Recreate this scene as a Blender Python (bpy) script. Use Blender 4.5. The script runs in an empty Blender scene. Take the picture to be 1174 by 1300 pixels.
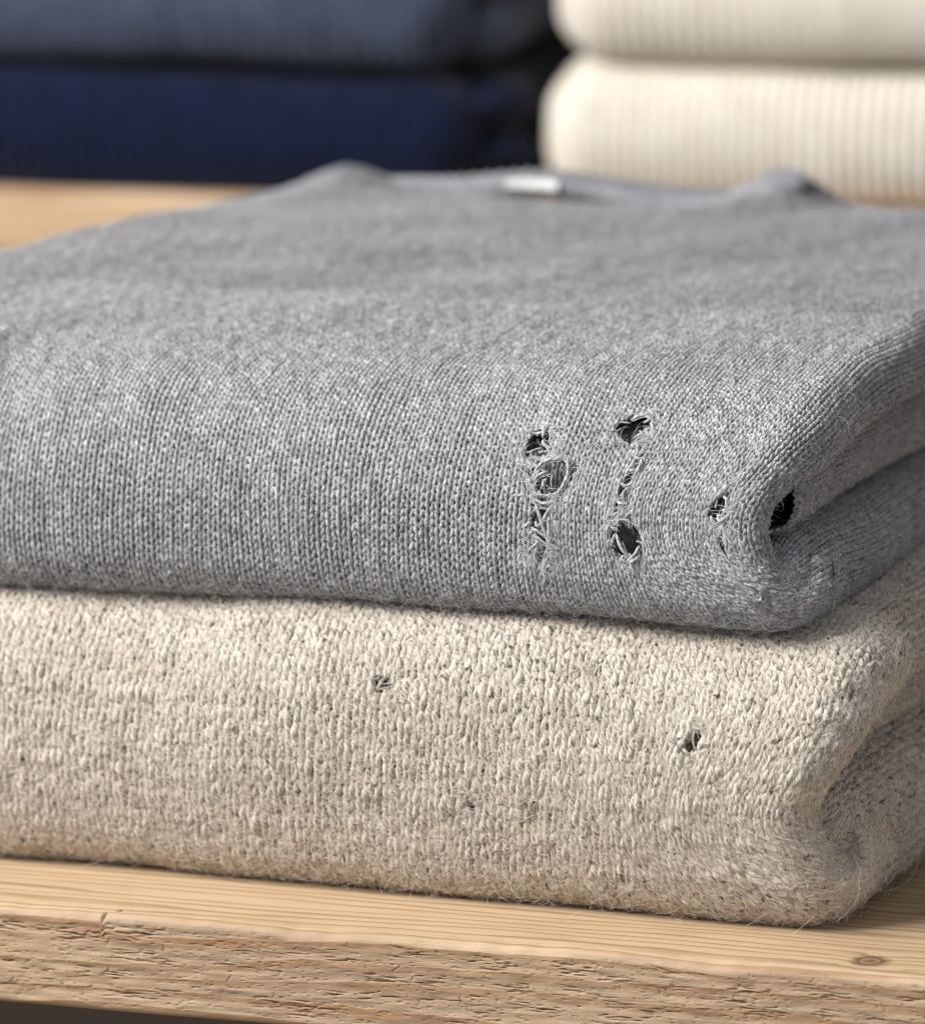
import bpy, math, random
import numpy as np
from mathutils import Vector, Matrix

CM = 0.01
sc = bpy.context.scene
rng = np.random.default_rng(7)
random.seed(7)

# ------------------------------------------------------------------ camera
PSI, PIT, FPX, DIST, OPX = math.radians(20), math.radians(10.3), 7600.0, 125.0, (1040, 1178)
F = np.array([-math.sin(PSI)*math.cos(PIT), math.cos(PSI)*math.cos(PIT), -math.sin(PIT)])
R = np.array([math.cos(PSI), math.sin(PSI), 0.0])
U = np.cross(R, F)
K = -(F*DIST + R*((OPX[0]-587)/FPX*DIST) + U*(-(OPX[1]-650)/FPX*DIST))
cam_d = bpy.data.cameras.new('camera')
cam = bpy.data.objects.new('camera', cam_d)
sc.collection.objects.link(cam)
M = Matrix(((R[0], U[0], -F[0], K[0]*CM), (R[1], U[1], -F[1], K[1]*CM), (R[2], U[2], -F[2], K[2]*CM), (0, 0, 0, 1)))
cam.matrix_world = M
cam_d.sensor_fit = 'VERTICAL'
cam_d.sensor_height = 24.0
cam_d.lens = FPX*24.0/1300
cam_d.clip_start, cam_d.clip_end = 0.05, 30
cam_d.dof.use_dof = True
cam_d.dof.focus_distance = 1.243
cam_d.dof.aperture_fstop = 9.5
cam_d.dof.aperture_blades = 0
sc.camera = cam

# ------------------------------------------------------------------ light
w = bpy.data.worlds.new('World'); sc.world = w; w.use_nodes = True
w.node_tree.nodes['Background'].inputs[0].default_value = (0.92, 0.94, 1.0, 1)
w.node_tree.nodes['Background'].inputs[1].default_value = 0.38

def area(name, loc, target, size, power, col):
    d = bpy.data.lights.new(name, 'AREA'); d.shape = 'RECTANGLE'; d.size, d.size_y = size
    d.energy = power; d.color = col
    o = bpy.data.objects.new(name, d); sc.collection.objects.link(o)
    o.location = loc
    o.rotation_euler = (Vector(target)-Vector(loc)).to_track_quat('-Z', 'Y').to_euler()
    return o
area('key_softbox', (-1.12, -0.74, 1.22), (-0.08, 0.08, 0.05), (0.9, 0.9), 67, (1.0, 0.985, 0.96))
area('fill_softbox', (1.1, -1.5, 0.9), (-0.05, 0.1, 0.05), (0.9, 0.9), 1.2, (1.0, 0.97, 0.93))

sc.view_settings.view_transform = 'Standard'
sc.view_settings.look = 'None'
sc.view_settings.exposure = 0.0
sc.view_settings.gamma = 1.0
sc.view_settings.use_curve_mapping = False
sc.render.engine = 'CYCLES'
sc.cycles.pixel_filter_type = 'BLACKMAN_HARRIS'
sc.cycles.filter_width = 1.1
sc.cycles.max_bounces = 6
sc.cycles.diffuse_bounces = 4
sc.cycles.use_denoising = True
sc.cycles.denoiser = 'OPENIMAGEDENOISE'
sc.cycles.denoising_input_passes = 'RGB_ALBEDO_NORMAL'
try:
    sc.cycles_curves.shape = 'RIBBONS'
except Exception:
    pass

# ------------------------------------------------------------------ node helpers
class NT:
    def __init__(s, name):
        s.m = bpy.data.materials.new(name); s.m.use_nodes = True
        s.t = s.m.node_tree; s.t.nodes.clear()
        s.out = s.n('ShaderNodeOutputMaterial')
        s.p = s.n('ShaderNodeBsdfPrincipled')
        s.l(s.p.outputs[0], s.out.inputs['Surface'])
    def n(s, t, **kw):
        nd = s.t.nodes.new(t)
        for k, v in kw.items(): setattr(nd, k, v)
        return nd
    def l(s, a, b): s.t.links.new(a, b)
    def val(s, inp, v):
        if hasattr(v, 'is_linked') or isinstance(v, bpy.types.NodeSocket): s.l(v, inp)
        else: inp.default_value = v
    def math(s, op, a, b=0.0, c=None, clamp=False):
        nd = s.n('ShaderNodeMath', operation=op); nd.use_clamp = clamp
        s.val(nd.inputs[0], a); s.val(nd.inputs[1], b)
        if c is not None: s.val(nd.inputs[2], c)
        return nd.outputs[0]
    def obj(s, sx=1, sy=1, sz=1):            # object coordinates in centimetres
        tc = s.n('ShaderNodeTexCoord'); mp = s.n('ShaderNodeMapping')
        mp.inputs['Scale'].default_value = (100*sx, 100*sy, 100*sz)
        s.l(tc.outputs['Object'], mp.inputs['Vector']); return mp.outputs[0]
    def noise(s, vec, scale, detail=2, rough=0.5, dist=0.0):
        nd = s.n('ShaderNodeTexNoise'); s.l(vec, nd.inputs['Vector'])
        nd.inputs['Scale'].default_value = scale; nd.inputs['Detail'].default_value = detail
        nd.inputs['Roughness'].default_value = rough; nd.inputs['Distortion'].default_value = dist
        return nd.outputs['Fac']
    def ramp(s, fac, stops):
        nd = s.n('ShaderNodeValToRGB'); s.l(fac, nd.inputs[0]); cr = nd.color_ramp
        while len(cr.elements) < len(stops): cr.elements.new(0.5)
        for e, (p, c) in zip(cr.elements, stops):
            e.position = p; e.color = (*c, 1) if len(c) == 3 else c
        return nd.outputs[0]
    def mix(s, fac, a, b, mode='MIX'):
        nd = s.n('ShaderNodeMix', data_type='RGBA', blend_type=mode)
        s.val(nd.inputs[0], fac)
        for i, v in ((6, a), (7, b)):
            if isinstance(v, tuple): nd.inputs[i].default_value = (*v, 1)
            else: s.l(v, nd.inputs[i])
        return nd.outputs[2]
    def bump(s, h, strength, dist, prev=None):
        nd = s.n('ShaderNodeBump'); s.l(h, nd.inputs['Height'])
        nd.inputs['Strength'].default_value = strength; nd.inputs['Distance'].default_value = dist*CM
        if prev is not None: s.l(prev, nd.inputs['Normal'])
        return nd.outputs[0]
    def sheen(s, wgt, rough=0.5, tint=(1, 1, 1)):
        s.p.inputs['Sheen Weight'].default_value = wgt; s.p.inputs['Sheen Roughness'].default_value = rough
        s.p.inputs['Sheen Tint'].default_value = (*tint, 1)

def yarn_mat(name, dark, mid, light, pitch=0.22, plies=2, patch=1.6, flecks=None, bumpd=0.02, blot_w=0.35, patch_w=0.45):
    """spun yarn: UV x runs along the yarn in cm, UV y once around it"""
    t = NT(name)
    uv = t.n('ShaderNodeUVMap'); sp = t.n('ShaderNodeSeparateXYZ'); t.l(uv.outputs[0], sp.inputs[0])
    a, v = sp.outputs[0], sp.outputs[1]
    tw = t.math('ADD', t.math('DIVIDE', a, pitch), v)                 # twist phase
    ply = t.math('SINE', t.math('MULTIPLY', tw, 2*math.pi*plies))
    cb = t.n('ShaderNodeCombineXYZ')
    t.l(t.math('MULTIPLY', a, 5.0), cb.inputs[0]); t.l(t.math('MULTIPLY', tw, 9.0), cb.inputs[1])
    fib = t.noise(cb.outputs[0], 1.6, 3, 0.65)
    o = t.obj()
    pat = t.noise(o, patch, 3, 0.6)
    blot = t.noise(o, 8.0, 2, 0.6)
    f = t.math('ADD', t.math('MULTIPLY', fib, 0.75), t.math('ADD', t.math('MULTIPLY', pat, patch_w), t.math('MULTIPLY', blot, blot_w)))
    f = t.math('ADD', f, 0.12-0.5*blot_w-0.5*patch_w)
    col = t.ramp(f, [(0.22, dark), (0.5, mid), (0.74, light)])
    if flecks:
        fl = t.noise(o, 5.0, 2, 0.5)
        col = t.mix(t.ramp(fl, [(0.64, (0, 0, 0)), (0.70, (1, 1, 1))]), col, flecks)
    t.l(col, t.p.inputs['Base Color'])
    t.p.inputs['Roughness'].default_value = 0.95
    t.p.inputs['Specular IOR Level'].default_value = 0.06
    t.sheen(0.22, 0.5)
    b = t.bump(ply, 0.8, bumpd)
    b = t.bump(fib, 0.9, bumpd*0.9, b)
    t.l(b, t.p.inputs['Normal'])
    return t.m

def plain_mat(name, col, rough=0.9, sheen=0.2, col2=None, scale=3.0, bump=0.0):
    t = NT(name)
    if col2 is None: t.p.inputs['Base Color'].default_value = (*col, 1)
    else:
        nz = t.noise(t.obj(), scale, 4, 0.65)
        t.l(t.ramp(nz, [(0.32, col), (0.68, col2)]), t.p.inputs['Base Color'])
        if bump: t.l(t.bump(nz, 0.8, bump), t.p.inputs['Normal'])
    t.p.inputs['Roughness'].default_value = rough
    t.p.inputs['Specular IOR Level'].default_value = 0.15
    if sheen: t.sheen(sheen)
    return t.m

GREY = yarn_mat('grey_wool_yarn', (0.085, 0.086, 0.100), (0.365, 0.367, 0.380), (0.78, 0.78, 0.785), pitch=0.26, blot_w=0.66, patch_w=0.22)
GREY_N = yarn_mat('grey_rib_yarn', (0.10, 0.103, 0.12), (0.30, 0.305, 0.325), (0.55, 0.555, 0.57), pitch=0.26, blot_w=0.50, patch_w=0.22)
GREY_B = plain_mat('grey_painted_shade', (0.045, 0.047, 0.058), 0.95, 0.0, (0.11, 0.114, 0.132), 12.0)  # darkened grey: shade of stitch gaps and holes put into the colour
GREY_F = plain_mat('grey_fibre', (0.66, 0.66, 0.67), 0.8, 0.0)
GREY_P = plain_mat('pale_broken_fibre', (0.78, 0.78, 0.78), 0.8, 0.0)
GREY_L = yarn_mat('grey_broken_yarn', (0.33, 0.335, 0.35), (0.55, 0.555, 0.575), (0.76, 0.76, 0.77), pitch=0.5, plies=3)
BEIGE = yarn_mat('oatmeal_wool_yarn', (0.40, 0.34, 0.275), (0.66, 0.59, 0.495), (0.85, 0.80, 0.72), pitch=0.5, patch=1.0,
                 flecks=(0.20, 0.15, 0.11), bumpd=0.045)
BEIGE_B = plain_mat('oatmeal_painted_shade', (0.16, 0.115, 0.08), 0.95, 0.0, (0.42, 0.34, 0.26), 9.0)  # shade between the oatmeal stitches is set into this darker colour
BEIGE_I = plain_mat('oatmeal_hole_shade', (0.13, 0.09, 0.06), 0.95, 0.0, (0.30, 0.23, 0.17), 7.0)  # brown shading inside the holes, painted as the colour of the layer behind
BEIGE_F = plain_mat('oatmeal_fibre', (0.88, 0.81, 0.72), 0.8, 0.0)

# ------------------------------------------------------------------ object helpers
def link(o, parent=None, kind=None, label=None, cat=None, group=None):
    sc.collection.objects.link(o)
    if parent is not None: o.parent = parent
    if kind: o['kind'] = kind
    if label: o['label'] = label
    if cat: o['category'] = cat
    if group: o['group'] = group
    return o
def thing(name, loc, label, cat, group=None):
    o = bpy.data.objects.new(name, None); o.location = [c*CM for c in loc]
    o.empty_display_size = 0.02
    return link(o, None, None, label, cat, group)

def mesh_np(name, verts, faces, mat, parent=None, uv=None, kind=None, smooth=True, origin=(0, 0, 0)):
    """faces: (n,4) int array; uv: (n,4,2)"""
    me = bpy.data.meshes.new(name)
    v = (np.asarray(verts, np.float64) - np.asarray(origin))*CM
    me.vertices.add(len(v)); me.vertices.foreach_set('co', v.astype(np.float32).ravel())
    n, k = faces.shape
    me.loops.add(n*k); me.loops.foreach_set('vertex_index', faces.astype(np.int32).ravel())
    me.polygons.add(n); me.polygons.foreach_set('loop_start', np.arange(0, n*k, k, dtype=np.int32))
    me.update(calc_edges=True)
    if uv is not None:
        l = me.uv_layers.new(name='UVMap'); l.data.foreach_set('uv', uv.astype(np.float32).ravel())
    me.materials.append(mat)
    if smooth: me.shade_smooth()
    o = bpy.data.objects.new(name, me)
    return link(o, parent, kind)

def tubes(P, N, rad, sides, keep=None, closed_ends=False):
    """P (M,K,3) centre lines, N (M,K,3) reference normals, rad (M,K) -> verts, faces, uv"""
    Mn, Kn = P.shape[:2]
    T = np.gradient(P, axis=1); T /= np.linalg.norm(T, axis=2, keepdims=True)+1e-9
    B = np.cross(T, N); B /= np.linalg.norm(B, axis=2, keepdims=True)+1e-9
    N2 = np.cross(B, T)
    ph = np.arange(sides)*2*math.pi/sides
    V = P[:, :, None, :] + rad[:, :, None, None]*(np.cos(ph)[None, None, :, None]*N2[:, :, None, :] + np.sin(ph)[None, None, :, None]*B[:, :, None, :])
    L = np.concatenate([np.zeros((Mn, 1)), np.cumsum(np.linalg.norm(np.diff(P, axis=1), axis=2), axis=1)], 1)
    L = L + rng.random((Mn, 1))*10
    i = np.arange(Mn)[:, None, None]; k = np.arange(Kn-1)[None, :, None]; s = np.arange(sides)[None, None, :]
    s2 = (s+1) % sides
    idx = lambda i, k, s: (i*Kn+k)*sides+s
    Fc = np.stack(np.broadcast_arrays(idx(i, k, s), idx(i, k, s2), idx(i, k+1, s2), idx(i, k+1, s)), -1)
    u0 = np.broadcast_to(L[:, :-1, None], Fc.shape[:3]); u1 = np.broadcast_to(L[:, 1:, None], Fc.shape[:3])
    v0 = np.broadcast_to(s/sides, Fc.shape[:3]); v1 = np.broadcast_to((s+1)/sides, Fc.shape[:3])
    UV = np.stack([np.stack([u0, v0], -1), np.stack([u0, v1], -1), np.stack([u1, v1], -1), np.stack([u1, v0], -1)], -2)
    if keep is not None:
        kp = np.broadcast_to(keep[:, :, None], Fc.shape[:3])
        Fc, UV = Fc[kp], UV[kp]
    Fc = Fc.reshape(-1, 4); UV = UV.reshape(-1, 4, 2)
    V = V.reshape(-1, 3)
    used = np.zeros(len(V), bool); used[Fc.ravel()] = True
    remap = np.cumsum(used)-1
    return V[used], remap[Fc], UV
def merge(parts):
    vs, fs, us, o = [], [], [], 0
    for v, f, u in parts:
        vs.append(v); fs.append(f+o); us.append(u); o += len(v)
    return np.concatenate(vs), np.concatenate(fs), np.concatenate(us)

def hairs(name, P, rad, mat, parent):
    """P (M,K,3) in cm -> one hair-curves object"""
    Mn, Kn = P.shape[:2]
    hc = bpy.data.hair_curves.new(name)
    hc.add_curves([Kn]*Mn)
    hc.attributes['position'].data.foreach_set('vector', (P*CM).astype(np.float32).ravel())
    ra = hc.attributes.get('radius') or hc.attributes.new('radius', 'FLOAT', 'POINT')
    tap = np.linspace(1, 0.35, Kn)[None, :]*np.broadcast_to(rad, (Mn,))[:, None]
    ra.data.foreach_set('value', (tap*CM).astype(np.float32).ravel())
    hc.materials.append(mat)
    o = bpy.data.objects.new(name, hc)
    return link(o, parent, 'stuff')

def fnoise(x, y, seed, freq, n=9):
    """smooth pseudo noise: a sum of random plane waves, about -1..1"""
    r = np.random.default_rng(seed); out = 0
    for k in range(n):
        a = r.random()*2*math.pi; f = freq*(0.5+r.random())
        out = out+np.sin((x*math.cos(a)+y*math.sin(a))*f+r.random()*6.28)
    return out/math.sqrt(n)*0.9

# ------------------------------------------------------------------ knitted surfaces
def catmull(pts, n=40):
    p = np.array(pts, float); p = np.vstack([2*p[0]-p[1], p, 2*p[-1]-p[-2]]); out = []
    for i in range(1, len(p)-2):
        t = np.linspace(0, 1, n, endpoint=False)[:, None]
        a, b, c, d = p[i-1], p[i], p[i+1], p[i+2]
        out.append(0.5*((2*b)+(-a+c)*t+(2*a-5*b+4*c-d)*t*t+(-a+3*b-3*c+d)*t**3))
    out.append(p[-2][None]); return np.vstack(out)
class Profile:
    def __init__(s, pts):
        q = catmull(pts); L = np.concatenate([[0], np.cumsum(np.linalg.norm(np.diff(q, axis=0), axis=1))])
        s.L = L[-1]; n = 1600; s.s = np.linspace(0, s.L, n)
        g = np.exp(-np.linspace(-2, 2, 25)**2); g /= g.sum()
        c = []
        for j in range(2):
            v = np.interp(s.s, L, q[:, j]); v = np.convolve(np.pad(v, 12, mode='reflect', reflect_type='odd'), g, 'valid'); c.append(v)
        s.y, s.z = c
        dy, dz = np.gradient(s.y), np.gradient(s.z); m = np.hypot(dy, dz)
        s.ny, s.nz = -dz/m, dy/m
    def at(s, q):
        return np.interp(q, s.s, s.y), np.interp(q, s.s, s.z), np.interp(q, s.s, s.ny), np.interp(q, s.s, s.nz)
def sm_interp(L, knots):
    x = np.linspace(0, L, 800); k = np.array(knots, float)
    v = np.interp(x, k[:, 0], k[:, 1]); g = np.hanning(41); g /= g.sum()
    v = np.convolve(np.pad(v, 20, mode='edge'), g, 'valid')
    return lambda q: np.interp(q, x, v)

class Wrap:
    """a folded body: a YZ profile swept along X, its side borders curled inwards"""
    def __init__(s, profile, x0, xr, rr, thr, rl, thl, z0=0, disp=None):
        s.p = Profile(profile); L = s.p.L
        s.x0 = x0; s.xr = sm_interp(L, xr); s.rr = sm_interp(L, rr); s.thr = thr; s.rl = rl; s.thl = thl
        s.z0 = z0; s.disp = disp; s.holes = []; s.runs = []
        s.L = L; s.A = float(np.mean(s.width(np.linspace(0, L, 50))))
    def width(s, q):
        return s.rl*s.thl + (s.xr(q)-s.rr(q)-(s.x0+s.rl)) + s.rr(q)*s.thr
    def point(s, a, q):
        a, q = np.broadcast_arrays(a, q)
        W = s.width(q); g = np.clip((a-(s.A-8))/8, 0, 1); d = a+(W-s.A)*g*g*(3-2*g)
        y, z, ny, nz = s.p.at(q)
        Ll = s.rl*s.thl; rr = s.rr(q); xs = s.xr(q)-rr; xmid = s.x0+s.rl
        tl = np.clip((Ll-d)/s.rl, 0, None)
        dr = d-Ll-(xs-xmid); tr = np.clip(dr/rr, 0, None)
        x = np.where(tl > 0, xmid-s.rl*np.sin(tl), np.where(tr > 0, xs+rr*np.sin(tr), xmid+d-Ll))
        inn = np.where(tl > 0, s.rl*(1-np.cos(tl)), np.where(tr > 0, rr*(1-np.cos(tr)), 0))
        P = np.stack([x, y-ny*inn, z-nz*inn+s.z0], -1)
        if s.disp is not None:
            w = s.disp(a, q, P)
            P = P+np.stack([0*w, ny*w, nz*w], -1)
        return P
    def warp(s, a, q, slits=True):
        """stitches shoved outwards round the holes; returns new a,q and the mask of yarn left"""
        keep = np.ones(np.shape(a), bool); a = np.array(a, float); q = np.array(q, float)
        for (ha, hq, ra, rq, cut, reach, slit) in s.holes:
            if slit and not slits: continue
            da, dq = (a-ha)/ra, (q-hq)/rq; d = np.hypot(da, dq)+1e-6
            keep &= d > cut*(1+0.28*np.sin(3*np.arctan2(dq, da)+ha*7)+0.18*np.sin(5*np.arctan2(dq, da)+ha*3))
            nd = (d**3+(0.85*np.exp(-(d/reach)**2))**3)**(1/3)
            a = ha+(a-ha)/d*nd; q = hq+(q-hq)/d*nd
        return a, q, keep
    def frame(s, a, q, e=0.06):
        P = s.point(a, q)
        ta = s.point(a+e, q)-s.point(a-e, q); tq = s.point(a, q+e)-s.point(a, q-e)
        N = np.cross(ta, tq); N /= np.linalg.norm(N, axis=-1, keepdims=True)+1e-9
        return P, N
class Roll(Wrap):
    """a tube-like fold running back along Y: a = around (column direction), q = along (wales)"""
    def __init__(s, ring, y0, y1, z0=0, xoff=None, disp=None, taper=None, pz=None):
        s.taper = taper; s.pz = pz; r_ = np.array(ring); s.cx, s.cz = (r_.max(0)+r_.min(0))/2
        s.p = Profile(ring[::-1]); s.A = s.p.L; s.L = y1-y0; s.y0 = y0; s.z0 = z0; s.xoff = xoff; s.disp = disp; s.holes = []
    def point(s, a, q):
        a, q = np.broadcast_arrays(a, q)
        x, z, nx, nz = s.p.at(a)
        w = s.disp(a, q, None) if s.disp is not None else 0
        if s.taper is not None:
            k = 1-s.taper*np.exp(-(np.clip(q, 0, None)/0.8)**1.5); x = s.cx+(x-s.cx)*k; pz = s.cz if s.pz is None else s.pz; z = pz+(z-pz)*k
        xo = s.xoff(q) if s.xoff is not None else 0
        return np.stack([x+xo+nx*w, q+s.y0, z+s.z0+nz*w], -1)

def knit(S, W, Rw, rad, q0, q1, a0=0, a1=None, seg=14, sides=6, amp=0.92, lean=0.20, dz=0.7, tilt=0.22, jit=0.0, rvar=0.1, seed=1, off=0.0, flip=1, extra_keep=None):
    a1 = S.A if a1 is None else a1
    c0, c1 = int(round(a0/W)), int(math.floor(a1/W+0.49)); nr = np.arange(int(round(q0/Rw)), int(round(q1/Rw)))
    K_ = (c1-c0)*seg+1
    t = np.linspace(c0, c1, K_)*2*math.pi
    t = t+0*t
    row = nr[:, None]*1.0; tt = t[None, :]
    r = np.random.default_rng(seed)
    a = W*(tt/(2*math.pi)) + lean*W*np.sin(2*tt)
    q = Rw*row + Rw*amp*(-np.cos(tt))*flip
    col = tt/(2*math.pi)
    # irregular hand: slow drift plus per-stitch jitter
    a = a + W*0.10*fnoise(col*0.9, row*0.5, seed+3, 0.7) + W*0.35*fnoise(col*W, row*Rw, seed+4, 0.9)
    q = q + Rw*0.14*fnoise(col*0.8, row*0.8, seed+5, 0.9) + Rw*0.5*fnoise(col*W, row*Rw, seed+8, 0.8)
    if jit:
        npt = r.standard_normal((2,)+np.broadcast(a, q).shape)
        ker = np.hanning(max(5, seg//2)); ker /= np.sqrt((ker**2).sum())
        npt = np.apply_along_axis(lambda v: np.convolve(v, ker, 'same'), 2, npt)
        a = a + jit*npt[0]; q = q + jit*npt[1]
    n = off - dz*rad*np.cos(2*tt) - tilt*rad*np.cos(tt) + rad*0.35*fnoise(col*1.7, row*1.3, seed+6, 1.2)
    a, q, keep = S.warp(a, q+0*a)
    if extra_keep is not None: keep &= extra_keep(a, q)
    P, N = S.frame(a, q)
    n = n+0*a
    P = P+N*n[..., None]
    rd = rad*(1+0.16*(-np.cos(2*tt)))*(1+rvar*fnoise(col*2.1, row*2.7, seed+7, 1.5))+0*a
    if jit: rd = rd*(1+0.6*rvar*np.apply_along_axis(lambda v: np.convolve(v, ker, 'same'), 1, r.standard_normal(rd.shape)))
    rd = np.clip(rd, rad*0.5, rad*1.7)
    kp = keep[:, 1:] & keep[:, :-1]
    # taper the last bit of yarn before a break
    near = keep.astype(float)
    for _ in range(2): near = np.minimum(near, np.minimum(np.roll(near, 1, 1)*1.0+0.0*near, np.roll(near, -1, 1)))if False else near
    return tubes(P, N, rd, sides, kp)

def sheet(S, na, nq, off, q0=0, q1=None, a0=0, a1=None, extra_keep=None, holes=True):
    a = np.linspace(a0, S.A if a1 is None else a1, na); q = np.linspace(q0, S.L if q1 is None else q1, nq)
    A, Q = np.meshgrid(a, q, indexing='ij')
    if holes: A, Q, keep = S.warp(A, Q, False)
    else: keep = np.ones(A.shape, bool)
    if extra_keep is not None: keep &= extra_keep(A, Q)
    P, N = S.frame(A, Q); P = P+N*off
    i = np.arange(na-1)[:, None]; j = np.arange(nq-1)[None, :]
    Fc = np.stack([i*nq+j, (i+1)*nq+j, (i+1)*nq+j+1, i*nq+j+1], -1)
    kf = keep[:-1, :-1] & keep[1:, :-1] & keep[1:, 1:] & keep[:-1, 1:]
    UV = np.stack([np.stack([A[:-1, :-1], Q[:-1, :-1]], -1), np.stack([A[1:, :-1], Q[1:, :-1]], -1), np.stack([A[1:, 1:], Q[1:, 1:]], -1), np.stack([A[:-1, 1:], Q[:-1, 1:]], -1)], -2)
    return P.reshape(-1, 3), Fc[kf], UV[kf]

def fuzz(S, n, q0, q1, a0, a1, length, curl, lift, seed, K=6, weight=None, base=None):
    if base is None: base = 0.045
    r = np.random.default_rng(seed)
    a = a0+(a1-a0)*r.random(n); q = q0+(q1-q0)*r.random(n)
    if weight is not None:
        m = r.random(n) < weight(a, q); a, q = a[m], q[m]; n = len(a)
    a, q, keep = S.warp(a, q); a, q = a[keep], q[keep]; n = len(a)
    ln = length*(0.35+r.random(n)*1.0); ln = np.where(r.random(n) < 0.04, ln*1.9, ln)
    th = r.random(n)*2*math.pi; dth = r.normal(0, curl, n); cv = r.normal(0, curl*0.6, n)
    A = np.zeros((n, K)); Q = np.zeros((n, K)); H = np.zeros((n, K))
    A[:, 0], Q[:, 0], H[:, 0] = a, q, base
    up = lift*(0.3+1.2*r.random(n)); st = ln/(K-1)
    for k in range(1, K):
        th = th+dth+cv*k*0.5
        A[:, k] = A[:, k-1]+np.cos(th)*st; Q[:, k] = Q[:, k-1]+np.sin(th)*st
        H[:, k] = H[:, k-1]+up*st*(2.0-k/K*2.4)
    A = np.clip(A, 0, S.A); Q = np.clip(Q, 0, S.L)
    P, N = S.frame(A, Q)
    return P+N*H[..., None]

def strand(S, pts, r0, sides=6, K=18, ends=0.25):
    """loose yarn drawn through (a,q,height) points on a knitted surface"""
    p = catmull(pts, 8); t = np.linspace(0, len(p)-1, K)
    p = np.stack([np.interp(t, np.arange(len(p)), p[:, j]) for j in range(3)], -1)
    P, N = S.frame(p[:, 0], p[:, 1]); P = P+N*p[:, 2:3]
    rr = r0*np.minimum(1, ends+np.minimum(np.linspace(0, 1, K), np.linspace(1, 0, K))*7)
    return tubes(P[None], N[None], rr[None], sides)

#@@SWEATERS
# ------------------------------------------------------------------ grey sweater (on top)
GX = -0.35; GZ = 6.0
g_prof = [(4, 0.1), (2.2, 0.02), (0.95, 0.05), (0.25, 0.45), (0.0, 1.3), (0.08, 2.7), (0.6, 3.8), (1.6, 4.55), (3.2, 5.0), (6, 5.25), (12, 5.35), (20, 5.3), (28, 5.15), (31.5, 4.85), (33.4, 4.2), (34.4, 3.2), (34.6, 2)]
def g_disp(a, q, P):
    x, y = P[..., 0], P[..., 1]
    w = 0.10*fnoise(x, q, 11, 0.35)+0.05*fnoise(x, q, 12, 0.9)
    w = w - 0.10*np.exp(-((x+9)/5)**2-((q-4.8)/1.5)**2)
    w = w - 0.40/(1+np.exp((x+23.4)*1.6))/(1+np.exp(-(y-25)*0.6))
    w = w + 0.50*np.exp(-((x+22.2)/1.1)**2-((y-30.3)/1.8)**2) + 1.0*np.exp(-((x+10.2)/1.3)**2-((y-30.3)/2.0)**2) - 0.12*np.exp(-((x+16.8)/4.5)**2-((y-30)/1.6)**2)
    return w
S0 = 4.0  # arc length where the profile reaches the front of the base
grey_s = Wrap(g_prof, -25.4,
              xr=[(0, -0.05), (3.0, 0.0), (4.3, -0.35), (5.0, -1.0), (6.3, -1.15), (7.3, -0.6), (8.8, -0.1), (12, 0.0), (40, 0.4)],
              rr=[(0, 1.0), (3.0, 1.0), (4.6, 0.6), (5.4, 0.40), (6.2, 0.45), (7.2, 0.7), (8.5, 0.85), (12, 0.85), (40, 0.85)],
              thr=2.25, rl=1.3, thl=1.9, z0=GZ, disp=g_disp)
grey_s.xr_base = grey_s.xr; grey_s.xr = (lambda f: (lambda q: f(q)+GX))(grey_s.xr_base)
grey_s.A = float(np.mean(grey_s.width(np.linspace(0, grey_s.L, 50))))
GW, GR, GRAD = 0.222, 0.165, 0.042
#@@HOLES
# a, q, radius across, radius along, cut, reach, ladder only
grey_s.holes = [(20.46, 5.75, 0.25, 0.74, 0.85, 1.5, 1), (22.62, 6.80, 0.15, 0.88, 0.8, 1.5, 1), (25.82, 5.62, 0.12, 0.50, 0.8, 1.5, 1),
                (20.11, 7.45, 0.34, 0.52, 0.62, 1.35, 0), (20.62, 6.70, 0.66, 0.50, 0.66, 1.3, 0),
                (20.47, 5.06, 0.28, 0.28, 0.65, 1.4, 0), (22.22, 8.08, 0.50, 0.54, 0.66, 1.35, 0),
                (22.90, 5.46, 0.62, 0.50, 0.66, 1.35, 0), (25.62, 6.25, 0.32, 0.38, 0.62, 1.4, 0)]
grey = thing('grey_sweater', (-13, 16, GZ), 'folded heather grey knitted sweater with moth holes, lying on top of the oatmeal one', 'sweater', None)
def local(o): return tuple(c/CM for c in o.location)
def put(name, data, mat, parent, kind=None):
    v, f, u = data; return mesh_np(name, v, f, mat, parent, u, kind, origin=local(parent))
def put_hair(name, P, rad, mat, parent):
    return hairs(name, P-np.array(local(parent)), rad, mat, parent)
QF = 10.5
put('knit_stitches', merge([
    knit(grey_s, GW, GR, GRAD, 1.4, QF, a0=7.548, seg=14, sides=6, jit=0.004, seed=1),
    knit(grey_s, GW, GR, GRAD, 1.4, QF, a0=0, a1=7.548, seg=8, sides=4, jit=0.004, seed=1),
    knit(grey_s, GW, GR, GRAD, QF, 17, seg=10, sides=5, jit=0.004, seed=1),
    knit(grey_s, GW, GR, GRAD, 17, grey_s.L-1.5, seg=8, sides=4, jit=0.004, seed=1),
]), GREY, grey, 'stuff')
put('shade_backing', sheet(grey_s, 240, 340, -0.055), GREY_B, grey)  # dark sheet standing in for shade between the stitches
put('inner_layer', sheet(grey_s, 80, 80, -0.60, q0=2, q1=12, a0=15, a1=27.3, holes=False), GREY_B, grey)  # deeper sheet in the same painted shade, seen through the holes
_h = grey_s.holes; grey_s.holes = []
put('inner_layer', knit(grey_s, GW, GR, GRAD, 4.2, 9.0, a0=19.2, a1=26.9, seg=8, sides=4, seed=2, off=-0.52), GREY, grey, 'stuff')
grey_s.holes = _h
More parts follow.
